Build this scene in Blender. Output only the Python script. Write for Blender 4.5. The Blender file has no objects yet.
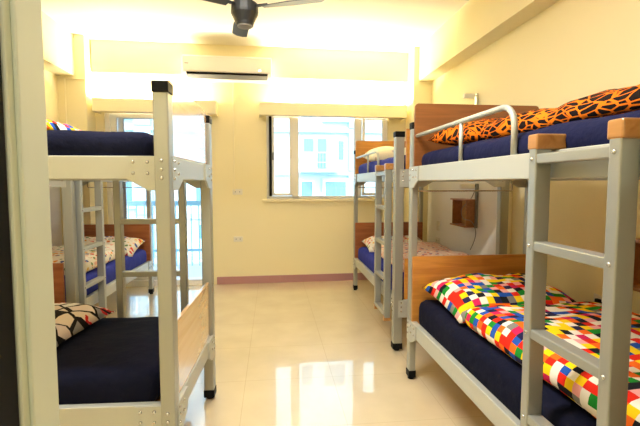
import bpy, bmesh, math, random
from mathutils import Vector, Matrix, noise
random.seed(7)
SC = bpy.context.scene
COL = SC.collection
R = math.radians

# ------------------------------------------------------------------ materials
def newmat(name):
    m = bpy.data.materials.new(name); m.use_nodes = True
    nt = m.node_tree; nt.nodes.clear()
    out = nt.nodes.new('ShaderNodeOutputMaterial')
    return m, nt, out

def pbr(name, col, rough=.5, metal=0.0, coat=0.0, bump=0.0, bscale=60.0, var=0.0, vscale=6.0, spec=None, coat_rough=.05):
    m, nt, out = newmat(name)
    b = nt.nodes.new('ShaderNodeBsdfPrincipled')
    b.inputs['Base Color'].default_value = (*col, 1)
    b.inputs['Roughness'].default_value = rough
    b.inputs['Metallic'].default_value = metal
    b.inputs['Coat Weight'].default_value = coat
    b.inputs['Coat Roughness'].default_value = coat_rough
    if spec is not None: b.inputs['Specular IOR Level'].default_value = spec
    nt.links.new(b.outputs[0], out.inputs[0])
    if bump or var:
        tc = nt.nodes.new('ShaderNodeTexCoord')
    if bump:
        n = nt.nodes.new('ShaderNodeTexNoise'); n.inputs['Scale'].default_value = bscale; n.inputs['Detail'].default_value = 3
        nt.links.new(tc.outputs['Object'], n.inputs['Vector'])
        bp = nt.nodes.new('ShaderNodeBump'); bp.inputs['Strength'].default_value = bump; bp.inputs['Distance'].default_value = .01
        nt.links.new(n.outputs['Fac'], bp.inputs['Height']); nt.links.new(bp.outputs[0], b.inputs['Normal'])
    if var:
        n2 = nt.nodes.new('ShaderNodeTexNoise'); n2.inputs['Scale'].default_value = vscale; n2.inputs['Detail'].default_value = 4
        nt.links.new(tc.outputs['Object'], n2.inputs['Vector'])
        mx = nt.nodes.new('ShaderNodeMix'); mx.data_type = 'RGBA'
        mx.inputs[6].default_value = (*[c*(1-var) for c in col], 1); mx.inputs[7].default_value = (*[min(1, c*(1+var)) for c in col], 1)
        nt.links.new(n2.outputs['Fac'], mx.inputs[0]); nt.links.new(mx.outputs[2], b.inputs['Base Color'])
    return m

def wood(name, dark, light, axis='X', rough=.3, coat=.35, scale=1.0):
    m, nt, out = newmat(name)
    L = nt.links.new; N = nt.nodes.new
    b = N('ShaderNodeBsdfPrincipled'); b.inputs['Roughness'].default_value = rough
    b.inputs['Coat Weight'].default_value = coat; b.inputs['Coat Roughness'].default_value = .08
    L(b.outputs[0], out.inputs[0])
    tc = N('ShaderNodeTexCoord'); mp = N('ShaderNodeMapping')
    s = {'X': (1.2, 14, 14), 'Y': (14, 1.2, 14), 'Z': (14, 14, 1.2)}[axis]
    mp.inputs['Scale'].default_value = tuple(v*scale for v in s)
    L(tc.outputs['Object'], mp.inputs['Vector'])
    n = N('ShaderNodeTexNoise'); n.inputs['Scale'].default_value = 1.6; n.inputs['Detail'].default_value = 6; n.inputs['Distortion'].default_value = 1.2
    L(mp.outputs[0], n.inputs['Vector'])
    cr = N('ShaderNodeValToRGB')
    cr.color_ramp.elements[0].position = .3; cr.color_ramp.elements[0].color = (*dark, 1)
    cr.color_ramp.elements[1].position = .7; cr.color_ramp.elements[1].color = (*light, 1)
    L(n.outputs['Fac'], cr.inputs[0]); L(cr.outputs[0], b.inputs['Base Color'])
    return m

def emit(name, col, s):
    m, nt, out = newmat(name)
    e = nt.nodes.new('ShaderNodeEmission'); e.inputs[0].default_value = (*col, 1); e.inputs[1].default_value = s
    nt.links.new(e.outputs[0], out.inputs[0]); return m

def glass(name, tint=(1, 1, 1), refl=.10):
    m, nt, out = newmat(name)
    t = nt.nodes.new('ShaderNodeBsdfTransparent'); t.inputs[0].default_value = (*tint, 1)
    g = nt.nodes.new('ShaderNodeBsdfGlossy'); g.inputs['Roughness'].default_value = .01
    f = nt.nodes.new('ShaderNodeFresnel'); f.inputs[0].default_value = 1.45
    mx = nt.nodes.new('ShaderNodeMixShader')
    L = nt.links.new
    L(f.outputs[0], mx.inputs[0]); L(t.outputs[0], mx.inputs[1]); L(g.outputs[0], mx.inputs[2]); L(mx.outputs[0], out.inputs[0])
    return m

def fabric_base(name):
    m, nt, out = newmat(name)
    b = nt.nodes.new('ShaderNodeBsdfPrincipled'); b.inputs['Roughness'].default_value = .85
    b.inputs['Specular IOR Level'].default_value = .08
    b.inputs['Sheen Weight'].default_value = 0.0
    nt.links.new(b.outputs[0], out.inputs[0])
    uv = nt.nodes.new('ShaderNodeTexCoord')
    return m, nt, b, uv.outputs['UV']

def ramp(nt, cols, fac):
    cr = nt.nodes.new('ShaderNodeValToRGB'); cr.color_ramp.interpolation = 'CONSTANT'
    el = cr.color_ramp.elements
    while len(el) > 1: el.remove(el[0])
    el[0].position = 0; el[0].color = (*cols[0], 1)
    for i, c in enumerate(cols[1:], 1):
        e = el.new(i/len(cols)); e.color = (*c, 1)
    nt.links.new(fac, cr.inputs[0]); return cr.outputs[0]

def mathn(nt, op, a, b=None):
    n = nt.nodes.new('ShaderNodeMath'); n.operation = op
    for i, v in enumerate((a, b)):
        if v is None: continue
        if isinstance(v, (int, float)): n.inputs[i].default_value = v
        else: nt.links.new(v, n.inputs[i])
    return n.outputs[0]

def mixc(nt, f, a, b):
    n = nt.nodes.new('ShaderNodeMix'); n.data_type = 'RGBA'
    for i, v in ((0, f), (6, a), (7, b)):
        if isinstance(v, tuple): n.inputs[i].default_value = (*v, 1)
        elif isinstance(v, (int, float)): n.inputs[i].default_value = v
        else: nt.links.new(v, n.inputs[i])
    return n.outputs[2]

def checks(name, cell=.041):
    m, nt, b, uv = fabric_base(name); L = nt.links.new
    s = nt.nodes.new('ShaderNodeVectorMath'); s.operation = 'SCALE'; s.inputs['Scale'].default_value = 1/cell; L(uv, s.inputs[0])
    f = nt.nodes.new('ShaderNodeVectorMath'); f.operation = 'FLOOR'; L(s.outputs[0], f.inputs[0])
    w = nt.nodes.new('ShaderNodeTexWhiteNoise'); w.noise_dimensions = '2D'; L(f.outputs[0], w.inputs['Vector'])
    W = (.86, .80, .68); Y = (.92, .62, .01); RD = (.72, .025, .012); O = (.86, .15, .015); G = (.015, .25, .03)
    B = (.02, .09, .42); K = (.012, .014, .02); P = (.85, .38, .36); M = (.6, .02, .10); GY = (.22, .21, .19); NV = (.02, .02, .07)
    cols = [Y, W, RD, K, O, P, W, G, Y, K, W, B, RD, O, M, W, Y, RD, GY, Y, O, NV, G, P, B, W]
    L(ramp(nt, cols, w.outputs['Value']), b.inputs['Base Color']); return m

def shards(name):
    m, nt, b, uv = fabric_base(name); L = nt.links.new
    mp = nt.nodes.new('ShaderNodeMapping'); mp.inputs['Rotation'].default_value = (0, 0, .6); mp.inputs['Scale'].default_value = (36, 17, 1); L(uv, mp.inputs[0])
    v = nt.nodes.new('ShaderNodeTexVoronoi'); v.feature = 'DISTANCE_TO_EDGE'; v.inputs['Scale'].default_value = 1.0; v.inputs['Randomness'].default_value = 1; L(mp.outputs[0], v.inputs['Vector'])
    n = nt.nodes.new('ShaderNodeTexNoise'); n.inputs['Scale'].default_value = 5; L(uv, n.inputs['Vector'])
    org = mixc(nt, n.outputs['Fac'], (.62, .055, .005), (.95, .30, .012))
    th = mathn(nt, 'MULTIPLY', n.outputs['Fac'], .175)
    k = mathn(nt, 'LESS_THAN', v.outputs['Distance'], th)
    L(mixc(nt, k, (.014, .009, .008), org), b.inputs['Base Color']); return m

def specks(name, base, cols, scale=26, thr=.38):
    m, nt, b, uv = fabric_base(name); L = nt.links.new
    v = nt.nodes.new('ShaderNodeTexVoronoi'); v.inputs['Scale'].default_value = scale; L(uv, v.inputs['Vector'])
    sx = nt.nodes.new('ShaderNodeSeparateColor'); L(v.outputs['Color'], sx.inputs[0])
    c = ramp(nt, cols, sx.outputs[0])
    k = mathn(nt, 'LESS_THAN', v.outputs['Distance'], thr)
    L(mixc(nt, k, base, c), b.inputs['Base Color']); return m

def cells(name):
    m, nt, b, uv = fabric_base(name); L = nt.links.new
    mp = nt.nodes.new('ShaderNodeMapping'); mp.inputs['Scale'].default_value = (1, 1, 1); L(uv, mp.inputs[0])
    def vor(feat, s):
        v = nt.nodes.new('ShaderNodeTexVoronoi'); v.feature = feat; v.inputs['Scale'].default_value = s; v.inputs['Randomness'].default_value = .8; L(mp.outputs[0], v.inputs['Vector']); return v
    e = vor('DISTANCE_TO_EDGE', 7.5); c = vor('F1', 7.5)
    sx = nt.nodes.new('ShaderNodeSeparateColor'); L(c.outputs['Color'], sx.inputs[0])
    fill = ramp(nt, [(.84, .82, .80), (.80, .70, .60), (.85, .84, .83), (.30, .29, .29), (.84, .82, .80), (.82, .72, .68)], sx.outputs[0])
    n = nt.nodes.new('ShaderNodeTexNoise'); n.inputs['Scale'].default_value = 38; n.inputs['Detail'].default_value = 1; L(mp.outputs[0], n.inputs['Vector'])
    inner = mathn(nt, 'LESS_THAN', c.outputs['Distance'], .34)
    sel = mathn(nt, 'GREATER_THAN', sx.outputs[1], .3)
    blob = mathn(nt, 'MULTIPLY', mathn(nt, 'MULTIPLY', inner, sel), mathn(nt, 'GREATER_THAN', n.outputs['Fac'], .47))
    fill = mixc(nt, blob, fill, (.62, .03, .04))
    k = mathn(nt, 'LESS_THAN', e.outputs['Distance'], .055)
    L(mixc(nt, k, fill, (.015, .012, .014)), b.inputs['Base Color']); return m

def plain_fabric(name, col):
    m, nt, b, uv = fabric_base(name); L = nt.links.new
    n = nt.nodes.new('ShaderNodeTexNoise'); n.inputs['Scale'].default_value = 9; n.inputs['Detail'].default_value = 4; L(uv, n.inputs['Vector'])
    L(mixc(nt, n.outputs['Fac'], tuple(c*.8 for c in col), tuple(c*1.2 for c in col)), b.inputs['Base Color'])
    bp = nt.nodes.new('ShaderNodeBump'); bp.inputs['Strength'].default_value = .45; bp.inputs['Distance'].default_value = .03
    L(n.outputs['Fac'], bp.inputs['Height']); L(bp.outputs[0], b.inputs['Normal'])
    return m

def tiles(name):
    m, nt, out = newmat(name); L = nt.links.new; N = nt.nodes.new
    b = N('ShaderNodeBsdfPrincipled'); b.inputs['Roughness'].default_value = .22
    b.inputs['Coat Weight'].default_value = 1.0; b.inputs['Coat Roughness'].default_value = .012; b.inputs['Coat IOR'].default_value = 1.65
    L(b.outputs[0], out.inputs[0])
    tc = N('ShaderNodeTexCoord')
    mp = N('ShaderNodeMapping'); mp.inputs['Location'].default_value = (.19, .13, 0); L(tc.outputs['Object'], mp.inputs[0])
    br = N('ShaderNodeTexBrick'); br.offset = 0; br.inputs['Scale'].default_value = 1
    br.inputs['Brick Width'].default_value = .6; br.inputs['Row Height'].default_value = .6; br.inputs['Mortar Size'].default_value = .0022
    br.inputs['Color1'].default_value = (.77, .655, .44, 1); br.inputs['Color2'].default_value = (.78, .665, .45, 1); br.inputs['Mortar'].default_value = (.66, .55, .36, 1)
    L(mp.outputs[0], br.inputs['Vector'])
    n = N('ShaderNodeTexNoise'); n.inputs['Scale'].default_value = 3.5; n.inputs['Detail'].default_value = 6; L(tc.outputs['Object'], n.inputs['Vector'])
    v = N('ShaderNodeMix'); v.data_type = 'RGBA'; v.blend_type = 'MULTIPLY'; v.inputs[0].default_value = .25
    L(br.outputs['Color'], v.inputs[6]); L(n.outputs['Fac'], v.inputs[7])
    L(v.outputs[2], b.inputs['Base Color'])
    return m

M = {}
M['wall'] = pbr('cream_wall_paint', (.87, .785, .505), .7, bump=.05, bscale=180)
M['ceil'] = pbr('ceiling_paint', (.88, .84, .69), .8)
M['trim'] = pbr('cream_trim_paint', (.88, .80, .55), .55)
M['base'] = pbr('mauve_baseboard', (.44, .23, .24), .4)
M['tile'] = tiles('polished_floor_tile')
M['metal'] = pbr('brushed_aluminium', (.38, .388, .345), .36, metal=.5, bump=.03, bscale=200)
M['rail'] = pbr('painted_steel_rail', (.49, .50, .445), .42, metal=.3)
M['steel'] = pbr('bright_steel', (.62, .62, .6), .25, metal=.9)
M['black'] = pbr('black_plastic', (.006, .006, .006), .5, spec=.1)
M['fanblack'] = pbr('fan_black', (.014, .016, .018), .45)
M['blade'] = pbr('fan_blade_dark', (.03, .045, .06), .4)
M['wood'] = wood('amber_laminate', (.44, .175, .03), (.62, .28, .055))
M['woodred'] = wood('red_brown_laminate', (.26, .075, .022), (.38, .13, .04))
M['birch'] = wood('pale_birch_laminate', (.60, .36, .15), (.72, .47, .22), rough=.2, coat=1.0)
M['woodbrown'] = wood('brown_laminate', (.20, .07, .02), (.29, .105, .03))
M['block'] = wood('pine_block', (.36, .155, .04), (.50, .25, .08), axis='Y', coat=.1)
M['shelf'] = wood('shelf_wood', (.30, .12, .04), (.44, .20, .075), axis='Y', coat=.1)
M['navy'] = plain_fabric('navy_sheet', (.0065, .0075, .021))
M['navyblue'] = plain_fabric('navy_blue_sheet', (.011, .013, .048))
M['blue'] = plain_fabric('royal_blue_sheet', (.035, .045, .28))
M['checks'] = checks('multicolour_checks')
M['shards'] = shards('orange_black_shards')
M['cells'] = cells('black_outlined_patches')
FL = [(.75, .30, .05), (.70, .65, .55), (.60, .08, .06), (.08, .12, .30), (.80, .50, .10), (.15, .25, .10), (.70, .62, .5), (.80, .45, .35)]
M['floral'] = specks('small_floral', (.80, .74, .62), FL, 24, .46)
M['pinkfloral'] = specks('pink_floral', (.72, .52, .42), [(.60, .16, .12), (.75, .62, .5), (.20, .14, .25), (.75, .35, .25), (.78, .70, .6)], 26, .42)
M['paleflora'] = specks('pale_floral', (.84, .76, .58), [(.80, .70, .45), (.55, .42, .30), (.82, .78, .7), (.6, .5, .5)], 22, .34)
M['panel'] = pbr('white_panel', (.90, .89, .86), .45)
M['white'] = pbr('white_plastic', (.80, .77, .68), .4)
M['acwhite'] = pbr('aircon_plastic', (.86, .81, .75), .4)
M['grey'] = pbr('grey_plastic', (.25, .25, .24), .5)
M['frame'] = pbr('white_window_frame', (.90, .90, .88), .4)
M['jamb'] = pbr('pale_green_door_frame', (.64, .69, .57), .45)
M['darkdoor'] = pbr('dark_door_leaf', (.004, .0035, .003), .7, spec=.1)
M['glass'] = glass('clear_glass')
M['tube'] = emit('warm_tube', (1.0, .80, .50), 14)
M['tubew'] = emit('white_tube', (1.0, .93, .80), 12)
M['led'] = emit('led_display', (1, 1, 1), 6)
M['facade'] = pbr('pale_facade_tile', (.36, .60, .68), .7, var=.08, vscale=2)  # facade colours have the cool cast of daylight put into them
M['facade2'] = pbr('white_facade', (.50, .72, .78), .7)
M['fglass'] = pbr('facade_glass', (.10, .30, .40), .15)
M['frail'] = pbr('facade_railing', (.35, .58, .68), .5)
M['concrete'] = pbr('balcony_concrete', (.78, .78, .75), .7)
M['brail'] = pbr('balcony_rail_paint', (.25, .48, .62), .45)
M['ground'] = pbr('street_ground', (.5, .5, .5), .8)
M['cord'] = pbr('grey_cord', (.30, .28, .25), .6)

# ------------------------------------------------------------------ helpers
def obj(name, me, mat=None, parent=None, loc=(0, 0, 0), rot=(0, 0, 0)):
    o = bpy.data.objects.new(name, me); COL.objects.link(o)
    if mat is not None and me is not None and len(me.materials) == 0: me.materials.append(mat)
    o.location = loc; o.rotation_euler = rot
    if parent: o.parent = parent
    return o
def thing(name, label, cat, loc=(0, 0, 0), rotz=0, group=None):
    o = obj(name, None, loc=loc, rot=(0, 0, rotz)); tag(o, label, cat, group); return o
def tag(o, label, cat, group=None, kind=None):
    o['label'] = label; o['category'] = cat
    if group: o['group'] = group
    if kind: o['kind'] = kind
    return o
def struct(name, me, mat, loc=(0, 0, 0), rotz=0, parent=None):
    o = obj(name, me, mat, parent, loc, (0, 0, rotz))
    if parent is None: o['kind'] = 'structure'
    return o
class MB:
    """collects shapes into one mesh"""
    def __init__(s): s.bm = bmesh.new()
    def box(s, x0, x1, y0, y1, z0, z1, bev=0.0, seg=2):
        r = bmesh.ops.create_cube(s.bm, size=1)
        vs = r['verts']
        for v in vs:
            v.co = Vector(((x0+x1)/2+v.co.x*(x1-x0), (y0+y1)/2+v.co.y*(y1-y0), (z0+z1)/2+v.co.z*(z1-z0)))
        if bev:
            es = list({e for v in vs for e in v.link_edges})
            bmesh.ops.bevel(s.bm, geom=es, offset=bev, segments=seg, profile=.5, affect='EDGES')
        return s
    def prism(s, pts, axis, a0, a1, bev=0):
        """extrude 2-D polygon; axis 'x': pts=(y,z); 'y': (x,z); 'z': (x,y)"""
        def P(p, a): return {'x': (a, p[0], p[1]), 'y': (p[0], a, p[1]), 'z': (p[0], p[1], a)}[axis]
        A = [s.bm.verts.new(P(p, a0)) for p in pts]; B = [s.bm.verts.new(P(p, a1)) for p in pts]
        n = len(pts); fs = [s.bm.faces.new(A), s.bm.faces.new(B[::-1])]
        for i in range(n): fs.append(s.bm.faces.new((A[i], B[i], B[(i+1) % n], A[(i+1) % n])))
        bmesh.ops.recalc_face_normals(s.bm, faces=fs)
        if bev:
            es = list({e for f in fs[:2] for e in f.edges})
            bmesh.ops.bevel(s.bm, geom=es, offset=bev, segments=2, profile=.5, affect='EDGES')
        return s
    def cyl(s, p0, p1, r, n=12, r2=None):
        p0, p1 = Vector(p0), Vector(p1); d = p1-p0
        mt = Matrix.Translation((p0+p1)/2) @ d.to_track_quat('Z', 'Y').to_matrix().to_4x4()
        bmesh.ops.create_cone(s.bm, cap_ends=True, segments=n, radius1=r, radius2=r if r2 is None else r2, depth=d.length, matrix=mt)
        return s
    def tube(s, pts, r, n=8):
        pts = [Vector(p) for p in pts]; rings = []
        for i, p in enumerate(pts):
            t = (pts[min(i+1, len(pts)-1)]-pts[max(i-1, 0)]).normalized()
            q = t.to_track_quat('Z', 'Y')
            rings.append([s.bm.verts.new(p+q @ Vector((r*math.cos(a*2*math.pi/n), r*math.sin(a*2*math.pi/n), 0))) for a in range(n)])
        fs = []
        for a, b in zip(rings, rings[1:]):
            # align the rings to avoid twist
            k = min(range(n), key=lambda k: sum((a[i].co-b[(i+k) % n].co).length for i in range(n)))
            b[:] = b[k:]+b[:k]
            for i in range(n): fs.append(s.bm.faces.new((a[i], a[(i+1) % n], b[(i+1) % n], b[i])))
        fs.append(s.bm.faces.new(rings[0][::-1])); fs.append(s.bm.faces.new(rings[-1]))
        bmesh.ops.recalc_face_normals(s.bm, faces=fs)
        return s
    def mesh(s, name, smooth=False):
        me = bpy.data.meshes.new(name); s.bm.to_mesh(me); s.bm.free()
        if smooth:
            for p in me.polygons: p.use_smooth = True
        return me
def bx(name, dims, mat, parent=None, bev=0.0, loc=(0, 0, 0), rot=(0, 0, 0)):
    return obj(name, MB().box(*dims, bev=bev).mesh(name), mat, parent, loc, rot)

def soft_box(name, lx, ly, lz, r, amp=.006, freq=4.0, seed=0, step=.05, puff=0.0, amp_side=0.0, wr=0.0):
    """rounded slab, base at z=0, centred in x,y, with UVs in metres and soft lumps"""
    bm = bmesh.new(); uvl = bm.loops.layers.uv.new('UVMap')
    nx, ny, nz = max(2, round(lx/step)), max(2, round(ly/step)), max(3, round(lz/step*1.6))
    cache = {}
    hx, hy, hz = lx/2, ly/2, lz/2
    def P(x, y, z):
        key = (round(x, 5), round(y, 5), round(z, 5))
        if key in cache: return cache[key]
        p = Vector((x, y, z))
        c = Vector((max(-hx+r, min(hx-r, x)), max(-hy+r, min(hy-r, y)), max(-hz+min(r, hz), min(hz-min(r, hz), z))))
        d = p-c
        q = c+d.normalized()*r if d.length > 1e-6 else p
        if r > hz: q.z = max(-hz, min(hz, q.z))
        top = max(0, q.z/hz*.5+.5)
        nn = noise.noise(Vector((q.x*freq+seed*7.3, q.y*freq, seed*3.1)))
        n2 = noise.noise(Vector((q.x*freq*2.7, q.y*freq*2.7+seed, 5.5)))
        q.z += top*(amp*nn+amp*.5*n2)
        if puff:
            q.z += top*puff*max(0, 1-(q.x/hx)**4)*max(0, 1-(q.y/hy)**4)
        if wr:
            q.z += top*wr*math.sin((q.x*.9+q.y*.35)*26+3*nn)*max(0, n2)
        if amp_side:
            k = noise.noise(Vector((q.y*3.1+seed, q.z*2, 1.7+seed))); kk = noise.noise(Vector((q.x*3.1+seed, q.z*2, 9.7)))
            q.x += amp_side*k*(abs(q.x)/hx)**3; q.y += amp_side*kk*(abs(q.y)/hy)**3
        v = bm.verts.new((q.x, q.y, q.z+hz)); cache[key] = v
        ux = x+(hz-z)*(1 if x > 0 else -1)*(1 if abs(x) > hx-1e-4 else 0)
        uy = y+(hz-z)*(1 if y > 0 else -1)*(1 if abs(y) > hy-1e-4 else 0)
        uvs[v] = (ux, uy); return v
    uvs = {}
    def grid(fn, na, nb):
        for i in range(na):
            for j in range(nb):
                f = [fn(i, j), fn(i+1, j), fn(i+1, j+1), fn(i, j+1)]
                if len(set(f)) == 4:
                    try: bm.faces.new(f)
                    except ValueError: pass
    X = lambda i: -hx+lx*i/nx
    Yy = lambda i: -hy+ly*i/ny
    Z = lambda i: -hz+lz*i/nz
    grid(lambda i, j: P(X(i), Yy(j), hz), nx, ny); grid(lambda i, j: P(X(i), Yy(j), -hz), nx, ny)
    grid(lambda i, j: P(X(i), -hy, Z(j)), nx, nz); grid(lambda i, j: P(X(i), hy, Z(j)), nx, nz)
    grid(lambda i, j: P(-hx, Yy(i), Z(j)), ny, nz); grid(lambda i, j: P(hx, Yy(i), Z(j)), ny, nz)
    bmesh.ops.recalc_face_normals(bm, faces=bm.faces[:])
    for f in bm.faces:
        f.smooth = True
        for l in f.loops: l[uvl].uv = uvs[l.vert]
    me = bpy.data.meshes.new(name); bm.to_mesh(me); bm.free(); return me

def pillow_mesh(name, lx, ly, h, seed=0, n=26, sag=.25, flat=.35):
    bm = bmesh.new(); uvl = bm.loops.layers.uv.new('UVMap'); uvs = {}
    def side(sg):
        g = []
        for i in range(n+1):
            row = []
            for j in range(n+1):
                u = -1+2*i/n; v = -1+2*j/n
                edge = (i in (0, n) or j in (0, n))
                if edge and sg < 0: row.append(top[i][j]); continue
                pinch = 1-.055*(1-abs(u)**2)*(abs(v)**6)-.0*(abs(u))
                x = u*lx/2*(1-.05*(1-v*v)*abs(u)**5); y = v*ly/2*(1-.07*(1-u*u)*abs(v)**5)
                t = ((max(0, 1-u**4))**.5)*((max(0, 1-v**4))**.5)
                z = sg*h/2*t
                if not edge:
                    a = noise.noise(Vector((x*6+seed*5, y*6, seed+sg)))
                    b = noise.noise(Vector((x*14+seed*5, y*14, seed+sg*2)))
                    z += sg*(.020*a+.009*b)*min(1, t*1.6)
                else:
                    z += .006*noise.noise(Vector((x*8, y*8, seed)))
                if sg < 0: z = z*flat
                w = bm.verts.new((x, y, z+h/2*flat)); uvs[w] = (u*lx/2+seed*.37, v*ly/2)
                row.append(w)
            g.append(row)
        return g
    top = side(1); bot = side(-1)
    for i in range(n):
        for j in range(n):
            bm.faces.new((top[i][j], top[i+1][j], top[i+1][j+1], top[i][j+1]))
            bm.faces.new((bot[i][j+1], bot[i+1][j+1], bot[i+1][j], bot[i][j]))
    for f in bm.faces:
        f.smooth = True
        for l in f.loops: l[uvl].uv = uvs[l.vert]
    me = bpy.data.meshes.new(name); bm.to_mesh(me); bm.free(); return me

# ------------------------------------------------------------------ room dimensions
XL, XR, YB, CZ = -2.52, 2.08, 5.765, 3.10
BR = R(1.2)                                  # the window wall stands slightly out of square
def back(name, me, mat, parent=None): return obj(name, me, mat, parent, (0, YB, 0), (0, 0, BR))
def back_thing(name, label, cat, group=None): return thing(name, label, cat, (0, YB, 0), BR, group)
FY0, FY1 = .533, .606                        # doorway reveal

struct('floor', MB().box(XL-.2, XR+.2, -1.6, 5.95, -.12, 0).mesh('floor'), M['tile'])
struct('ceiling', MB().box(XL-.2, XR+.2, -1.6, 6.1, CZ, CZ+.15).mesh('ceiling'), M['ceil'])
struct('wall_left', MB().box(XL-.15, XL, FY0, 5.92, 0, CZ).mesh('wall_left'), M['wall'])
struct('wall_right', MB().box(XR, XR+.15, FY0, 5.95, 0, CZ).mesh('wall_right'), M['wall'])
DX0, DX1 = -.30, .72
struct('wall_front', MB().box(XL, DX0-.05, FY0-.03, FY1-.02, 0, CZ).box(DX1+.05, XR, FY0-.03, FY1-.02, 0, CZ).box(DX0-.05, DX1+.05, FY0-.03, FY1-.02, 2.15, CZ).mesh('wall_front'), M['wall'])
# corridor behind the doorway
struct('wall_corridor', MB().box(XL-.15, XL, -1.6, FY0, 0, CZ).box(XR, XR+.15, -1.6, FY0, 0, CZ).box(XL, XR, -1.6, -1.5, 0, CZ).mesh('wall_corridor'), M['wall'])
# back wall with window and balcony door openings (local: u along the wall, y- towards the room)
WU0, WU1, WZ0, WZ1 = -.07, 1.60, 1.135, 2.30
DU0, DU1, DZ1 = -2.10, -.80, 2.32
w = MB()
w.box(XL-.1, DU0, 0, .16, 0, CZ).box(DU0, DU1, 0, .16, DZ1, CZ).box(DU1, WU0, 0, .16, 0, CZ)
w.box(WU0, WU1, 0, .16, 0, WZ0).box(WU0, WU1, 0, .16, WZ1, CZ).box(WU1, XR+.12, 0, .16, 0, CZ)
o = back('wall_back', w.mesh('wall_back'), M['wall']); o['kind'] = 'structure'
# shallow ceiling beam along the window wall
o = back('trim_1', MB().box(-2.19, 1.83, -.10, 0, 2.71, CZ).mesh('beam'), M['wall']); o['kind'] = 'structure'
# side beams and corner columns
struct('trim_2', MB().box(1.90, XR, FY1, YB+.02, 2.67, CZ).mesh('beam_r'), M['wall'])
struct('trim_3', MB().box(XL, -2.32, FY1, YB-.06, 2.62, CZ).mesh('beam_l'), M['wall'])
struct('trim_4', MB().box(1.835, XR, 5.46, 5.78, 0, CZ).mesh('column_r'), M['wall'])
struct('trim_5', MB().box(XL, -2.20, 5.46, 5.74, 0, CZ).mesh('column_l'), M['wall'])
o = back('baseboard_back', MB().box(DU1+.06, 1.82, -.014, 0, 0, .10, bev=.003).mesh('baseboard'), M['base']); o['kind'] = 'structure'
struct('baseboard_right', MB().box(XR-.014, XR, FY1, 5.46, 0, .10, bev=.003).mesh('bbr'), M['base'])
struct('baseboard_left', MB().box(XL, XL+.014, FY1, 5.46, 0, .10, bev=.003).mesh('bbl'), M['base'])
# doorway frame
struct('trim_6', MB().box(DX0-.05, DX0, FY0, FY1, 0, 2.15, bev=.003).box(DX1, DX1+.05, FY0, FY1, 0, 2.15, bev=.003).box(DX0-.05, DX1+.05, FY0, FY1, 2.10, 2.15, bev=.003)
       .box(DX0, DX0+.006, FY0+.012, FY1, 0, 2.10, bev=.002).mesh('door_frame'), M['jamb'])
d1 = thing('door_1', 'dark door leaf folded back at the left edge of the doorway', 'door', (DX0-.002, FY0-.002, 0))
d1['kind'] = 'structure'
bx('door_leaf', (-.045, -.003, -.42, 0, .005, 2.09), M['darkdoor'], d1, .003)
bx('edge_strip', (-.003, .001, -.05, -.004, .02, 2.07), M['black'], d1, .001)

# ------------------------------------------------------------------ window
wn = back('window_1', None, None); wn['kind'] = 'structure'
FYa, FYb = .05, .11
def fr(name, u0, u1, z0, z1, y0=FYa, y1=FYb, mat='frame', bev=.004): return bx(name, (u0, u1, y0, y1, z0, z1), M[mat], wn, bev)
f = MB(); b_ = .04
f.box(WU0, WU1, FYa, FYb, WZ0, WZ0+b_, .004).box(WU0, WU1, FYa, FYb, WZ1-b_, WZ1, .004).box(WU0, WU0+.035, FYa, FYb, WZ0, WZ1, .004).box(WU1-.035, WU1, FYa, FYb, WZ0, WZ1, .004)
f.box(.275, .365, FYa, FYb, WZ0, WZ1, .004).box(1.135, 1.235, FYa, FYb, WZ0, WZ1, .004)
obj('window_frame', f.mesh('window_frame'), M['frame'], wn)
fr('screen_edge', -.035, .0, WZ0+.04, WZ1-.04, .03, .06, 'black', .002)
def sash(u0, u1):
    g = MB(); z0, z1, t = WZ0+.045, WZ1-.045, .035
    g.box(u0, u1, .04, .085, z0, z0+t, .003).box(u0, u1, .04, .085, z1-t, z1, .003).box(u0, u0+t, .04, .085, z0, z1, .003).box(u1-t, u1, .04, .085, z0, z1, .003)
    s = obj('sash', g.mesh('sash'), M['frame'], wn)
    bx('pane', (u0+t, u1-t, .06, .066, z0+t, z1-t), M['glass'], s)
    return s
s1 = sash(0.0, .275); s2 = sash(1.245, 1.56)
bx('handle', (.245, .262, .015, .04, 1.68, 1.80), M['white'], s1, .004)
bx('handle', (1.255, 1.272, .015, .04, 1.68, 1.80), M['white'], s2, .004)
bx('latch', (.004, .03, .02, .04, 1.66, 1.76), M['grey'], s1, .003)
bx('pane', (.365, 1.135, .075, .081, WZ0+.04, WZ1-.04), M['glass'], wn)
bx('window_sill', (WU0-.06, WU1+.06, -.03, .05, WZ0-.035, WZ0), M['trim'], wn, .006)

# ------------------------------------------------------------------ balcony door
dn = back('door_2', None, None); dn['kind'] = 'structure'
f = MB()
f.box(DU0, DU0+.06, .02, .13, 0, DZ1, .004).box(DU1-.06, DU1, .02, .13, 0, DZ1, .004).box(DU0, DU1, .02, .13, DZ1-.07, DZ1, .004).box(DU0, DU1, .0, .14, 0, .075, .004)
obj('door_frame', f.mesh('door_frame'), M['frame'], dn)
for k, (u0, u1, y) in enumerate(((-2.04, -1.42, .04), (-1.97, -1.30, .09))):
    g = MB(); t = .075
    g.box(u0, u0+t, y, y+.035, .08, DZ1-.075, .004).box(u1-t*.5, u1, y, y+.035, .08, DZ1-.075, .004).box(u0, u1, y, y+.035, .08, .08+.06, .004).box(u0, u1, y, y+.035, DZ1-.14, DZ1-.075, .004)
    p = obj('sliding_leaf', g.mesh('sliding_leaf'), M['frame'], dn)
    bx('pane', (u0+t, u1-t*.5, y+.014, y+.02, .14, DZ1-.14), M['glass'], p)
    if k == 0: bx('door_handle', (u0+.025, u0+.048, y-.015, y, 1.0, 1.16), M['black'], p, .003)

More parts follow.
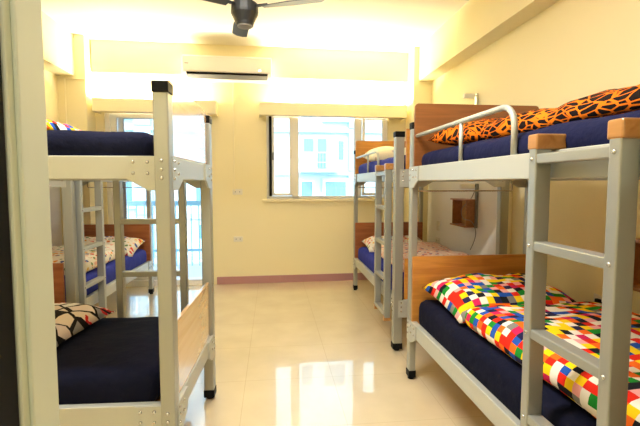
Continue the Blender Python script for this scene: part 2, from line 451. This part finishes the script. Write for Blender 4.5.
# curtain boxes (troughs of light above window and balcony door)
def trough(name, u0, u1, label, la, lb):
    t = back_thing(name, label, 'curtain box', 'curtain boxes on the window wall')
    z0, z1, dp = 2.215, 2.375, .24
    b = MB().box(u0, u1, -dp, -dp+.02, z0, z1, .003).box(u0, u0+.02, -dp+.02, 0, z0, z1, .002).box(u1-.02, u1, -dp+.02, 0, z0, z1, .002).box(u0+.02, u1-.02, -dp+.02, 0, z0+.02, z0+.035)
    obj('box_body', b.mesh('box_body'), M['trim'], t)
    n = max(1, int((u1-u0)/1.1))
    L_ = (u1-u0-.1)/n
    for i in range(n):
        a = u0+.05+i*L_
        bt = bx('lamp_batten', (a+.02, a+L_-.02, -.125, -.075, z0+.035, z0+.06), M['white'], t, .004)
        obj('lamp_tube', MB().cyl((a+.04, -.10, z0+.077), (a+L_-.04, -.10, z0+.077), .014, 10).mesh('lamp_tube', True), M['tube'], bt)
    li = bpy.data.lights.new('trough_lamp', 'AREA'); li.shape = 'RECTANGLE'; li.size = lb-la; li.size_y = .05
    li.energy = 37*(u1-u0)/1.6; li.color = (1, .92, .74)
    lo = obj('lamp_light', li, None, t, ((la+lb)/2, -.085, z0+.098), (math.pi, 0, 0))
    return t
trough('curtain_box', -.16, 1.78, 'cream curtain box over the three-part window, light glowing from its top', .12, 1.74)
trough('curtain_box', -2.15, -.69, 'cream curtain box over the balcony door behind the nearest left bunk', -2.1, -.95)

# ------------------------------------------------------------------ air conditioner
ac = back_thing('air_conditioner', 'white wall air conditioner high on the window wall below the ceiling', 'air conditioner')
ac.location.z = -.085
pr = [(-.10, 2.72), (-.10, 3.0), (-.27, 3.0), (-.305, 2.96), (-.305, 2.79), (-.27, 2.745), (-.2, 2.72)]
au0, au1 = -1.08, .0
obj('body', MB().prism(pr, 'x', au0, au1, .006).mesh('body'), M['acwhite'], ac)
bx('front_panel', (au0+.004, au1-.004, -.313, -.30, 2.80, 2.975), M['acwhite'], ac, .004)
obj('vent_slot', MB().prism([(-.311, 2.79), (-.311, 2.778), (-.255, 2.724), (-.24, 2.724)], 'x', au0+.05, au1-.05).mesh('vent_slot'), M['black'], ac)
obj('louver', MB().prism([(-.306, 2.764), (-.306, 2.758), (-.268, 2.722), (-.264, 2.727)], 'x', au0+.05, au1-.05).mesh('louver'), M['grey'], ac)
bx('display_light', (au1-.16, au1-.135, -.3145, -.313, 2.82, 2.832), M['led'], ac)
bx('badge', (au0+.03, au0+.075, -.3145, -.313, 2.885, 2.893), M['grey'], ac)

# ------------------------------------------------------------------ ceiling fan
fx, fy = -.174, 3.0
fan = thing('ceiling_fan', 'black ceiling fan hanging in front of the air conditioner', 'fan', (fx, fy, CZ))
def lathe(prof, n=24):
    bm = bmesh.new(); rings = [[bm.verts.new((r*math.cos(2*math.pi*k/n), r*math.sin(2*math.pi*k/n), z)) for k in range(n)] for r, z in prof]
    for a, b in zip(rings, rings[1:]):
        for k in range(n): bm.faces.new((a[k], a[(k+1) % n], b[(k+1) % n], b[k]))
    bm.faces.new(rings[0]); bm.faces.new(rings[-1][::-1]); bmesh.ops.recalc_face_normals(bm, faces=bm.faces[:])
    me = bpy.data.meshes.new('lathe'); bm.to_mesh(me); bm.free(); return me
obj('canopy', lathe([(.07, 0), (.07, -.03), (.03, -.09)]), M['fanblack'], fan)
obj('down_rod', MB().cyl((0, 0, -.08), (0, 0, -.50), .016, 14).mesh('rod', True), M['fanblack'], fan)
obj('motor_housing', lathe([(.03, -.42), (.05, -.50), (.055, -.535), (.088, -.55), (.092, -.60), (.09, -.615), (.062, -.672), (.058, -.69), (.03, -.692)]), M['fanblack'], fan)
obj('bottom_cap', lathe([(.052, -.688), (.05, -.698), (.02, -.70)]), M['grey'], fan)
for a in (-22, 98, 218):
    bm = bmesh.new(); n = 14; top = []; bot = []
    for i in range(n+1):
        t = i/n; r_ = .13+.42*t; wd = (.028+.030*min(1, t*2.2))*(1 if t < .93 else (1-((t-.93)/.07)**2*.6))
        for s_, lst in ((-1, top), (1, bot)):
            lst.append((bm.verts.new((r_, s_*wd, -.575+s_*wd*.18)), bm.verts.new((r_, s_*wd, -.581+s_*wd*.18))))
    for i in range(n):
        a0, a1, b0, b1 = top[i], top[i+1], bot[i], bot[i+1]
        bm.faces.new((a0[0], a1[0], b1[0], b0[0])); bm.faces.new((a0[1], b0[1], b1[1], a1[1]))
        bm.faces.new((a0[0], a0[1], a1[1], a1[0])); bm.faces.new((b0[0], b1[0], b1[1], b0[1]))
    bm.faces.new((top[0][0], bot[0][0], bot[0][1], top[0][1])); bm.faces.new((top[n][0], top[n][1], bot[n][1], bot[n][0]))
    bmesh.ops.recalc_face_normals(bm, faces=bm.faces[:])
    me = bpy.data.meshes.new('blade'); bm.to_mesh(me); bm.free()
    bl = obj('blade', me, M['blade'], fan, rot=(0, 0, R(a)))
    bx('blade_bracket', (.07, .17, -.018, .018, -.572, -.565), M['fanblack'], bl, .002)

# ------------------------------------------------------------------ bunk beds
BW, BL, PS = .88, 2.02, .06
RT, RH = 1.46, .095          # upper rail top, rail height
BOLT = {}
for sg in (-1, 1):
    BOLT['x', sg] = MB().cyl((-sg*.001, 0, 0), (sg*.006, 0, 0), .008, 8, .005).mesh('bolt', True)
    BOLT['y', sg] = MB().cyl((0, -sg*.001, 0), (0, sg*.006, 0), .008, 8, .005).mesh('bolt', True)
def bunk(loc, rotz, s, label, wu, wl, wf, hp=.06):
    """local y+ = head, ladder and guard rail on the side x = s"""
    B = thing('bunk_bed', label, 'bunk bed', loc, rotz, 'metal bunk beds')
    hx, hy = BW/2, BL/2
    for sx in (-1, 1):
        for sy in (-1, 1):
            x0 = sx*(hx+(.03 if sy < 0 else 0)); x1 = sx*(hx-(.042 if sy < 0 else .045)); y0 = sy*hy; y1 = sy*(hy-PS)
            x0, x1 = sorted((x0, x1)); y0, y1 = sorted((y0, y1))
            zt = 1.71
            g = MB().box(x0, x1, y0, y1, .06, zt, .006)
            p = obj('post', g.mesh('post'), M['metal'], B)
            obj('post_cap', MB().box(x0-.003, x1+.003, y0-.003, y1+.003, zt-.002, zt+.042, .004).mesh('post_cap'), M['black'], p)
            obj('foot', MB().box(x0-.003, x1+.003, y0-.003, y1+.003, .018, .064, .003).cyl(((x0+x1)/2, (y0+y1)/2, 0), ((x0+x1)/2, (y0+y1)/2, .02), .022, 12).mesh('foot'), M['black'], p)
    for zt in (RT, .417):
        z0 = zt-RH
        for sx in (-1, 1):
            xs = sorted((sx*(hx-.006), sx*(hx-.042)))
            bx('side_rail', (*xs, -hy+PS, hy-PS, z0, zt), M['rail'], B, .004)
        for sy in (-1, 1):
            ys = sorted((sy*(hy-.008), sy*(hy-.042)))
            bx('end_rail', (-hx+PS, hx-PS, *ys, z0, zt), M['rail'], B, .004)
        bx('bed_base', (-hx+.04, hx-.04, -hy+.043, hy-.043, zt-.05, zt-.03), M['birch'], B)
        # corner plates with bolts
        for sx in (-1, 1):
            for sy in (-1, 1):
                # along the side rail; bolts sit on the plate and on the post itself
                def yy(d): return sy*(hy-PS+.001)-sy*d
                po = .03 if sy < 0 else .003
                xa, xb = sorted((sx*(hx-.007), sx*(hx+.003)))
                d0 = 0 if sy < 0 else -.052
                pts = [(yy(d0), zt-.002), (yy(.115), zt-.002), (yy(.115), z0), (yy(.035), z0-.045), (yy(d0), z0-.045)]
                g = obj('corner_plate', MB().prism(pts, 'x', xa, xb).mesh('corner_plate'), M['rail'], B)
                if sx == s or sy < 0:
                    for d, dz in ((-.028, .02), (-.028, .055), (-.028, .09), (.035, .025), (.035, .07), (.092, .025), (.092, .07)):
                        xo = hx+(po if d < 0 else .003)
                        obj('bolt', BOLT['x', sx], M['steel'], g, (sx*xo, yy(d), zt-dz))
                # along the end rail
                def xx(d): return sx*(hx-PS+.001)-sx*d
                ya, yb = sorted((sy*(hy-.009), sy*(hy+.003)))
                pts = [(xx(-.052), zt-.002), (xx(.115), zt-.002), (xx(.115), z0), (xx(.035), z0-.045), (xx(-.052), z0-.045)]
                g = obj('corner_plate', MB().prism(pts, 'y', ya, yb).mesh('corner_plate'), M['rail'], B)
                if sy < 0:
                    for d, dz in ((-.028, .02), (-.028, .055), (-.028, .09), (.035, .025), (.035, .07)):
                        obj('bolt', BOLT['y', sy], M['steel'], g, (xx(d), sy*(hy+.003), zt-dz))
    def board(name, y0, y1, z0, z1, mat, r):
        xa, xb = -hx+.008, hx-.008; n = 6
        pts = [(xa, z0), (xb, z0)]
        pts += [(xb-r+r*math.cos(t*math.pi/2/n), z1-r+r*math.sin(t*math.pi/2/n)) for t in range(n+1)]
        pts += [(xa+r-r*math.sin(t*math.pi/2/n), z1-r+r*math.cos(t*math.pi/2/n)) for t in range(n+1)]
        obj(name, MB().prism(pts, 'y', y0, y1, .002).mesh(name), mat, B)
    # boards lie between the posts (slightly inside)
    yh = hy-PS-.001
    board('headboard', yh-.02, yh, RT-.04, 1.87, wu, .025)
    board('headboard', yh-.02, yh, .38, .86, wl, .012)
    def fboard(z0, z1, mat): bx('footboard', (-hx+PS, hx-PS, -hy+.014, -hy+.034, z0, z1), mat, B, .004)
    fboard(RT+.001, 1.775, wf); fboard(.418, .75, wf)
    # guard rail on the ladder side
    xg = s*(hx-.024); zg, re = 1.66, .09
    ya, yb = hy-PS+.005, hy-1.22
    path = [(xg, ya, zg), (xg, yb+re, zg)]
    path += [(xg, yb+re-re*math.sin(t*math.pi/16), zg-re+re*math.cos(t*math.pi/16)) for t in range(1, 9)]
    path += [(xg, yb, RT-.002)]
    g = obj('guard_rail', MB().tube(path, .0125, 10).mesh('guard_rail', True), M['rail'], B)
    obj('guard_upright', MB().cyl((xg, hy-.74, RT-.002), (xg, hy-.74, zg), .010, 10).mesh('gu', True), M['rail'], g)
    # towel rod under the upper end rail at the head
    yr = hy-.02
    rod = [(-s*-.42, yr, RT-RH+.004), (s*.42, yr, 1.305), (s*.41, yr, 1.297), (-s*.28, yr, 1.297), (-s*.29, yr, 1.305), (-s*.29, yr, RT-RH+.004)]
    obj('towel_rod', MB().tube(rod, .005, 8).mesh('towel_rod', True), M['steel'], B)
    return B

def ladder(loc, rotz, s, label, y0=-.81, y1=-.465, zs=(.24, .54, .84, 1.14, 1.43)):
    """hangs from the upper rail; local coordinates shared with its bunk"""
    T = thing('bunk_ladder', label, 'ladder', loc, rotz, 'bunk ladders')
    hx = BW/2
    xa, xb = sorted((s*(hx+.006), s*(hx+.062)))
    for y in (y0, y1):
        u = bx('upright', (xa, xb, y-.02, y+.02, .215, 1.48), M['metal'], T, .005)
        xi = sorted((s*(hx-.045), s*(hx+.064)))
        obj('wooden_cap', MB().box(*xi, y-.027, y+.027, RT+.001, 1.512, .006).mesh('wooden_cap'), M['block'], u)
        obj('wooden_foot', MB().box(xa-.002, xb+.002, y-.019, y+.019, .19, .235, .004).mesh('wooden_foot'), M['block'], u)
        for z in zs: obj('rivet', BOLT['x', s], M['steel'], u, (s*(hx+.060), y, z))
    for z in zs:
        bx('rung', (xa+.003, xb-.003, y0+.016, y1-.016, z-.016, z+.016), M['metal'], T, .004)
    return T

BEDS = {
 'RF': ((1.365, 1.81, 0), 0.0, -1),
 'RB': ((1.442, 4.262, 0), R(-.85), -1),
 'LF': ((-1.395, 2.275, 0), R(87.6), 1),
 'LB': ((-1.92, 4.37, 0), R(-1.5), 1),
}
bunk(*BEDS['RF'], 'silver bunk bed at front right with the orange and checked bedding', M['woodbrown'], M['wood'], M['wood'])
bunk(*BEDS['RB'], 'silver bunk bed at back right, its head beside the three-part window', M['wood'], M['woodred'], M['wood'])
bunk(*BEDS['LF'], 'silver bunk bed at front left, its birch foot end facing the aisle', M['birch'], M['birch'], M['birch'])
bunk(*BEDS['LB'], 'silver bunk bed at back left beside the balcony door', M['woodred'], M['woodred'], M['woodred'])
ladder(*BEDS['RF'], 'metal ladder with wooden caps hung on the nearest bunk at right')
ladder(*BEDS['RB'], 'metal ladder hung on the back right bunk near the window')
ladder(*BEDS['LF'], 'metal ladder on the far side of the front left bunk, seen square-on', -.825, -.44, (.24, .47, .79, 1.115, 1.43))
ladder(*BEDS['LB'], 'metal ladder hung on the back left bunk near the balcony door', -.92, -.55)

def on_bed(key, lx, ly, z):
    (x, y, _), a, s = BEDS[key]
    return (x+lx*math.cos(a)-ly*math.sin(a), y+lx*math.sin(a)+ly*math.cos(a), z), a
BZ = .387; UZ = 1.43
def mattress(key, upper, mat, label, seed, th=.18):
    loc, a = on_bed(key, 0, 0, UZ if upper else BZ)
    me = soft_box('mattress', BW-.07, BL-.18, th, .055, .008, 3.5, seed, .045, puff=.012, wr=.003)
    o = obj('mattress', me, mat, None, loc, (0, 0, a)); tag(o, label, 'mattress', 'mattresses on the bunks'); return o
mattress('RF', 0, M['navy'], 'dark navy mattress under the checked duvet, lower bunk at front right', 1, .19)
mattress('RF', 1, M['navyblue'], 'navy mattress under the orange and black bedding, upper bunk at front right', 2, .12)
mattress('RB', 0, M['blue'], 'royal blue mattress under the pink floral duvet, lower bunk at back right', 3)
mattress('RB', 1, M['blue'], 'royal blue mattress on the upper bunk at back right near the window', 4, .15)
mattress('LF', 0, M['navy'], 'bare navy mattress with a cartoon-outline pillow, lower bunk at front left', 5, .165)
mattress('LF', 1, M['navy'], 'dark navy mattress on the upper bunk at front left', 6, .135)
mattress('LB', 0, M['blue'], 'royal blue mattress on the lower bunk at back left', 7)
mattress('LB', 1, M['blue'], 'blue mattress hidden up on the upper bunk at back left', 8, .12)

def pillow(key, lx, ly, z, sx, sy, h, mat, label, seed, rot=0, tilt=(0, 0)):
    loc, a = on_bed(key, lx, ly, z)
    o = obj('pillow', pillow_mesh('pillow', sx, sy, h, seed), mat, None, loc, (tilt[0], tilt[1], a+rot))
    tag(o, label, 'pillow', 'pillows on the bunks'); return o
def duvet(key, lx, ly, z, sx, sy, h, mat, label, seed, rot=0, amp=.02, tilt=(0, 0), r=None):
    loc, a = on_bed(key, lx, ly, z)
    me = soft_box('duvet', sx, sy, h, r or min(h*.5, .06), amp, 3.2, seed, .032, puff=.03, amp_side=.02, wr=.004)
    o = obj('duvet', me, mat, None, loc, (tilt[0], tilt[1], a+rot)); tag(o, label, 'duvet', 'duvets on the bunks'); return o

zl = BZ+.19
pillow('RF', .01, .61, zl+.012, .78, .58, .25, M['checks'], 'multicoloured checked pillow against the amber headboard, lower front right bunk', 1, tilt=(R(5), 0))
duvet('RF', .025, -.27, zl+.012, .78, 1.18, .115, M['checks'], 'multicoloured checked duvet folded on the lower front right bunk', 2)
zu = UZ+.122
pillow('RF', .02, .60, zu+.012, .78, .56, .22, M['shards'], 'orange and black pillow against the headboard, upper front right bunk', 3, tilt=(R(5), 0))
duvet('RF', .07, -.25, zu+.010, .70, 1.25, .085, M['shards'], 'orange and black duvet rolled along the upper front right bunk', 4, amp=.03)
pillow('RB', .0, .62, BZ+.192, .74, .46, .18, M['floral'], 'cream speckled pillow at the red-brown headboard, lower back right bunk', 5, tilt=(R(8), 0))
duvet('RB', .03, -.2, BZ+.192, .74, 1.15, .10, M['pinkfloral'], 'pink floral duvet on the lower back right bunk', 6)
pillow('RB', .0, .62, UZ+.162, .74, .46, .25, M['paleflora'], 'pale patterned pillow on the upper back right bunk', 7, tilt=(R(8), 0))
pillow('LF', -.02, .05, BZ+.178, .74, 1.0, .19, M['cells'], 'white pillow with black outlined red and grey patches, lower front left bunk', 8, rot=R(-2.5))
pillow('LF', .06, .13, UZ+.146, .55, 1.05, .16, M['checks'], 'multicoloured checked pillow on the upper front left bunk', 9)
pillow('LB', .03, .62, BZ+.195, .76, .46, .20, M['floral'], 'cream speckled pillow at the headboard of the lower back left bunk', 10, tilt=(R(14), 0))
duvet('LB', -.0, -.14, BZ+.192, .74, 1.05, .11, M['floral'], 'cream speckled duvet on the lower back left bunk', 11)

# ------------------------------------------------------------------ wall panels, shelves, lamps, sockets
def wpanel(name, x0, x1, y0, y1, label, face):
    t = thing(name, label, 'wall panel', ((x0+x1)/2, (y0+y1)/2, 0), 0, 'white panels beside the back bunks')
    hw, hl, zt, r = (x1-x0)/2, (y1-y0)/2, 1.385, .05
    pts = [(-hl, .10), (hl, .10)]+[(hl-r+r*math.cos(k*math.pi/12), zt-r+r*math.sin(k*math.pi/12)) for k in range(7)]+[(-hl+r-r*math.sin(k*math.pi/12), zt-r+r*math.cos(k*math.pi/12)) for k in range(7)]
    obj('panel_board', MB().prism(pts, 'x', -hw, hw, .004).mesh('panel'), M['panel'], t)
    bx('edge_post', (-hw, hw, -hl-.025, -hl-.001, 0, zt), M['trim'], t, .003)
    return t
wpanel('wall_panel', 2.02, XR-.001, 3.53, 5.38, 'white panel on the right wall beside the back bunk, holding shelf and lamp', -1)
wpanel('wall_panel', XL+.001, -2.46, 3.3, 5.30, 'white panel on the left wall beside the back left bunk', 1)

def box_shelf(x, y0, y1, z0, z1, d, label):
    t = thing('box_shelf', label, 'shelf', (x, (y0+y1)/2, z0), 0, 'wooden box shelves on the right wall')
    h = (y1-y0)/2; H = z1-z0; e = .014
    bx('shelf_bottom', (-d-.02, 0, -h-.01, h+.01, 0, e), M['shelf'], t, .002)
    bx('shelf_top', (-d-.02, 0, -h-.01, h+.01, H-e, H), M['shelf'], t, .002)
    bx('side_panel', (-d, 0, -h, -h+e, e, H-e), M['shelf'], t, .001); bx('side_panel', (-d, 0, h-e, h, e, H-e), M['shelf'], t, .001)
    bx('back_panel', (-.008, 0, -h+e, h-e, e, H-e), M['birch'], t)
    return t
box_shelf(2.019, 4.03, 4.36, .91, 1.19, .11, 'open wooden box shelf on the white panel below the reading lamp')
box_shelf(XR-.001, 1.86, 2.15, .77, 1.045, .12, 'wooden box shelf at the right edge above the lower front bunk')

def reading_lamp(x, y, z, ln, label, post):
    t = thing('reading_lamp', label, 'lamp', (x, y, z), 0, 'wall reading lamps on the right wall')
    bx('mount_post', (-.022, 0, -.018, .018, -post, .02), M['grey'] if post > .2 else M['steel'], t, .003)
    obj('arm', MB().cyl((-.022, 0, 0), (-.05, 0, 0), .008, 8).mesh('arm', True), M['steel'], t)
    bx('lamp_head', (-.05-ln, -.04, -.022, .022, -.03, .016), M['white'], t, .006)
    return t
reading_lamp(XR-.001, 4.19, 2.235, .10, 'small reading lamp on the right wall above the brown headboard', .14)
reading_lamp(2.019, 4.02, 1.325, .13, 'lower reading lamp on the white panel above the box shelf', .42)
cd = [(2.012, 4.05, 1.30), (1.99, 4.10, 1.18), (1.885, 4.10, 1.10), (1.882, 4.07, 1.02), (1.885, 4.03, .99), (1.95, 3.99, .985), (2.005, 4.00, .88), (2.01, 4.04, .78), (2.01, 4.13, .67)]
def smooth(pts, it=3):
    pts = [Vector(p) for p in pts]
    for _ in range(it):
        q = [pts[0]]
        for a, b in zip(pts, pts[1:]): q += [a*.75+b*.25, a*.25+b*.75]
        pts = q+[pts[-1]]
    return pts
tag(obj('lamp_cord', MB().tube(smooth(cd), .004, 6).mesh('lamp_cord', True), M['cord']), 'thin grey cord looping down past the box shelf on the white panel', 'cord')

def plate(name, label, cat, par_loc, rotz, w_, h_, kind):
    t = thing(name, label, cat, par_loc, rotz, 'switches and sockets on the walls')
    bx('face_plate', (-w_/2, w_/2, -.012, -.0005, -h_/2, h_/2), M['white'], t, .003)
    if kind == 'socket':
        for dx in (-w_*.22, w_*.22):
            bx('socket_slots', (dx-.006, dx+.006, -.0135, -.0115, -.006, .006), M['grey'], t)
    else: bx('rocker', (-.018, .018, -.016, -.011, -.028, .028), M['white'], t, .002)
    return t
def bpt(u, z): return (u*math.cos(BR), YB+u*math.sin(BR), z)
plate('wall_socket', 'white socket on the window wall at the foot of the conduit', 'socket', bpt(-.455, 1.235), BR, .13, .075, 'socket')
plate('wall_socket', 'white socket low on the window wall, below the conduit socket', 'socket', bpt(-.455, .605), BR, .12, .07, 'socket')
plate('light_switch', 'white switch on the white panel behind the back right bunk', 'switch', (2.019, 5.0, .83), R(-90), .075, .115, 'switch')
pl = plate('wall_socket', 'white socket on the white panel just above the pink floral duvet', 'socket', (2.019, 5.0, .65), R(-90), .12, .07, 'socket')
plate('wall_socket', 'white socket on the right wall beside the checked duvet', 'socket', (XR-.0005, 2.45, .60), R(-90), .12, .075, 'socket')
tag(obj('power_plug', MB().box(2.045, 2.0682, 2.44, 2.475, .58, .615, .004).tube(smooth([(2.05, 2.45, .585), (2.03, 2.42, .60), (2.03, 2.36, .62), (2.04, 2.30, .60), (2.05, 2.26, .55)], 2), .006, 6).mesh('power_plug'), M['black']), 'black plug with a short cord in the socket beside the checked duvet', 'plug')
o = back('conduit', MB().box(-.505, -.487, -.016, 0, 1.24, 2.70, .003).mesh('conduit'), M['trim']); tag(o, 'cream cable conduit running down the window wall to a socket', 'conduit')
tag(obj('corner_conduit', MB().tube([(XL+.09, 5.452, .0), (XL+.09, 5.452, 2.585)], .008, 8).tube([(XL+.07, 5.452, 2.585), (-2.19, 5.452, 2.585)], .007, 8).mesh('corner_conduit'), M['trim']), 'thin cable pipe on the left corner column behind the bunks', 'conduit')

# ------------------------------------------------------------------ added ceiling lamps (out of the picture, put in to light the room)
def added_ceiling_lamp(x, y, z, power, label, size=1.2):
    t = thing('added_ceiling_light', label, 'ceiling light', (x, y, z), 0, 'added ceiling lights')
    bx('housing', (-size/2, size/2, -.09, .09, -.05, -.001), M['white'], t, .006)
    for yy in (-.045, .045):
        obj('lamp_tube', MB().cyl((-size/2+.03, yy, -.07), (size/2-.03, yy, -.07), .013, 10).mesh('lamp_tube', True), M['tubew'], t)
    li = bpy.data.lights.new('added_ceiling_lamp', 'AREA'); li.shape = 'RECTANGLE'; li.size = size-.06; li.size_y = .14; li.energy = power; li.color = (1, .98, .95)
    obj('lamp_light', li, None, t, (0, 0, -.088))
    return t
added_ceiling_lamp(-.25, 1.66, CZ, 62, 'unseen double-tube light added on the ceiling before the fan to light the room')
added_ceiling_lamp(.2, -.6, CZ, 13, 'unseen double-tube light added on the corridor ceiling to light the doorway')

# ------------------------------------------------------------------ outside: balcony and the building opposite
bal = thing('balcony', 'white balcony floor with a blue railing beyond the open balcony door', 'balcony', (-1.3, 5.95, 0))
bx('balcony_slab', (-1.4, .95, .03, 1.4, -.15, -.02), M['concrete'], bal)
rl = MB().box(-1.4, .95, 1.25, 1.30, .98, 1.06).box(-1.4, .95, 1.255, 1.295, .22, .26)
for k in range(20): rl.box(-1.4+k*.1237, -1.385+k*.1237, 1.268, 1.283, -.03, .99)
obj('railing', rl.mesh('railing'), M['brail'], bal)

FY = 30.0
fb = thing('apartment_building', 'pale blue-white apartment building across the street, seen through the window', 'building', (0, FY, -9))
bx('facade_wall', (-32, 34, .8, 4, 0, 26), M['facade2'], fb)
def fbox(name, x0, x1, z0, z1, y0, y1, m, par=fb): return bx(name, (x0, x1, y0, y1, z0+9, z1+9), M[m], par)
for k in range(-2, 4):
    z0 = 2.26+3.05*k
    fbox('floor_slab', -32, 34, z0-.35, z0, .55, .82, 'facade')
    for j in range(-4, 4):
        X0 = 2.0+7.4*j
        nw = fbox('window', X0+2.7, X0+3.25, z0+.7, z0+2.2, .74, .82, 'frame'); bx('pane', (X0+2.77, X0+3.18, .7, .76, z0+.77+9, z0+2.13+9), M['fglass'], nw)
        fbox('wall_pier', X0+3.5, X0+4.6, z0, z0+2.7, .45, .82, 'facade')
        if k % 2 == 0:
            rc = fbox('recess', X0+.1, X0+2.5, z0, z0+2.6, .72, .82, 'facade')
            bx('pane', (X0+.3, X0+.95, .66, .74, z0+1.3+9, z0+2.25+9), M['fglass'], rc)
            bx('pane', (X0+1.3, X0+1.9, .66, .74, z0+.2+9, z0+2.25+9), M['fglass'], rc)
            bc = fbox('balcony_ledge', X0, X0+2.6, z0-.15, z0, -.6, .6, 'facade2')
            g = MB().box(X0, X0+2.6, -.6, -.55, z0+1.15+9, z0+1.25+9).box(X0, X0+2.6, -.6, -.55, z0+.5+9, z0+.56+9)
            for q in range(13): g.box(X0+q*.213, X0+q*.213+.035, -.59, -.56, z0+9, z0+1.2+9)
            obj('railing', g.mesh('railing'), M['frail'], bc)
        else:
            for xa, xb in ((0, 1.0), (1.7, 3.4)):
                if xa > 1: fbox('bay', X0+xa-.1, X0+xb+.1, z0+.4, z0+2.5, .5, .82, 'facade2')
                bw_ = fbox('window', X0+xa, X0+xb, z0+.6, z0+2.35, .44 if xa > 1 else .74, .52 if xa > 1 else .82, 'frame')
                yo = .40 if xa > 1 else .70
                bx('pane', (X0+xa+.1, X0+xb-.1, yo, yo+.05, z0+.7+9, z0+2.25+9), M['fglass'], bw_)
o = obj('street_ground', MB().box(-50, 50, 6.2, 31, -9.2, -9).mesh('street_ground'), M['ground']); o['kind'] = 'structure'

# ------------------------------------------------------------------ daylight
wd = bpy.data.worlds.new('World'); SC.world = wd; wd.use_nodes = True
nt = wd.node_tree; nt.nodes.clear()
sk = nt.nodes.new('ShaderNodeTexSky'); sk.sky_type = 'NISHITA'; sk.sun_disc = False; sk.sun_elevation = R(48); sk.sun_rotation = R(160)
bg = nt.nodes.new('ShaderNodeBackground'); bg.inputs[1].default_value = .62
wo = nt.nodes.new('ShaderNodeOutputWorld'); nt.links.new(sk.outputs[0], bg.inputs[0]); nt.links.new(bg.outputs[0], wo.inputs[0])
su = bpy.data.lights.new('sun', 'SUN'); su.energy = 2.2; su.angle = R(1); su.color = (1, .97, .93)
so = obj('sun', su); so.rotation_euler = (R(48), 0, R(-25))

# ------------------------------------------------------------------ camera
cam = bpy.data.cameras.new('camera'); cam.sensor_width = 36; cam.lens = 426.7/640*36; cam.clip_start = .05; cam.clip_end = 200
co = obj('camera', cam); co.location = (0, 0, 1.35); co.rotation_euler = (R(86.0), 0, R(-6.4)); SC.camera = co
vs = SC.view_settings; vs.view_transform = 'Standard'; vs.look = 'None'; vs.exposure = 0.52; vs.gamma = 1.0
SC.display_settings.display_device = 'sRGB'; vs.use_curve_mapping = False
SC.cycles.max_bounces = 10; SC.cycles.diffuse_bounces = 6; SC.cycles.transparent_max_bounces = 12
SC.cycles.use_denoising = True; SC.cycles.sample_clamp_indirect = 8
SC.cycles.caustics_reflective = False; SC.cycles.caustics_refractive = False
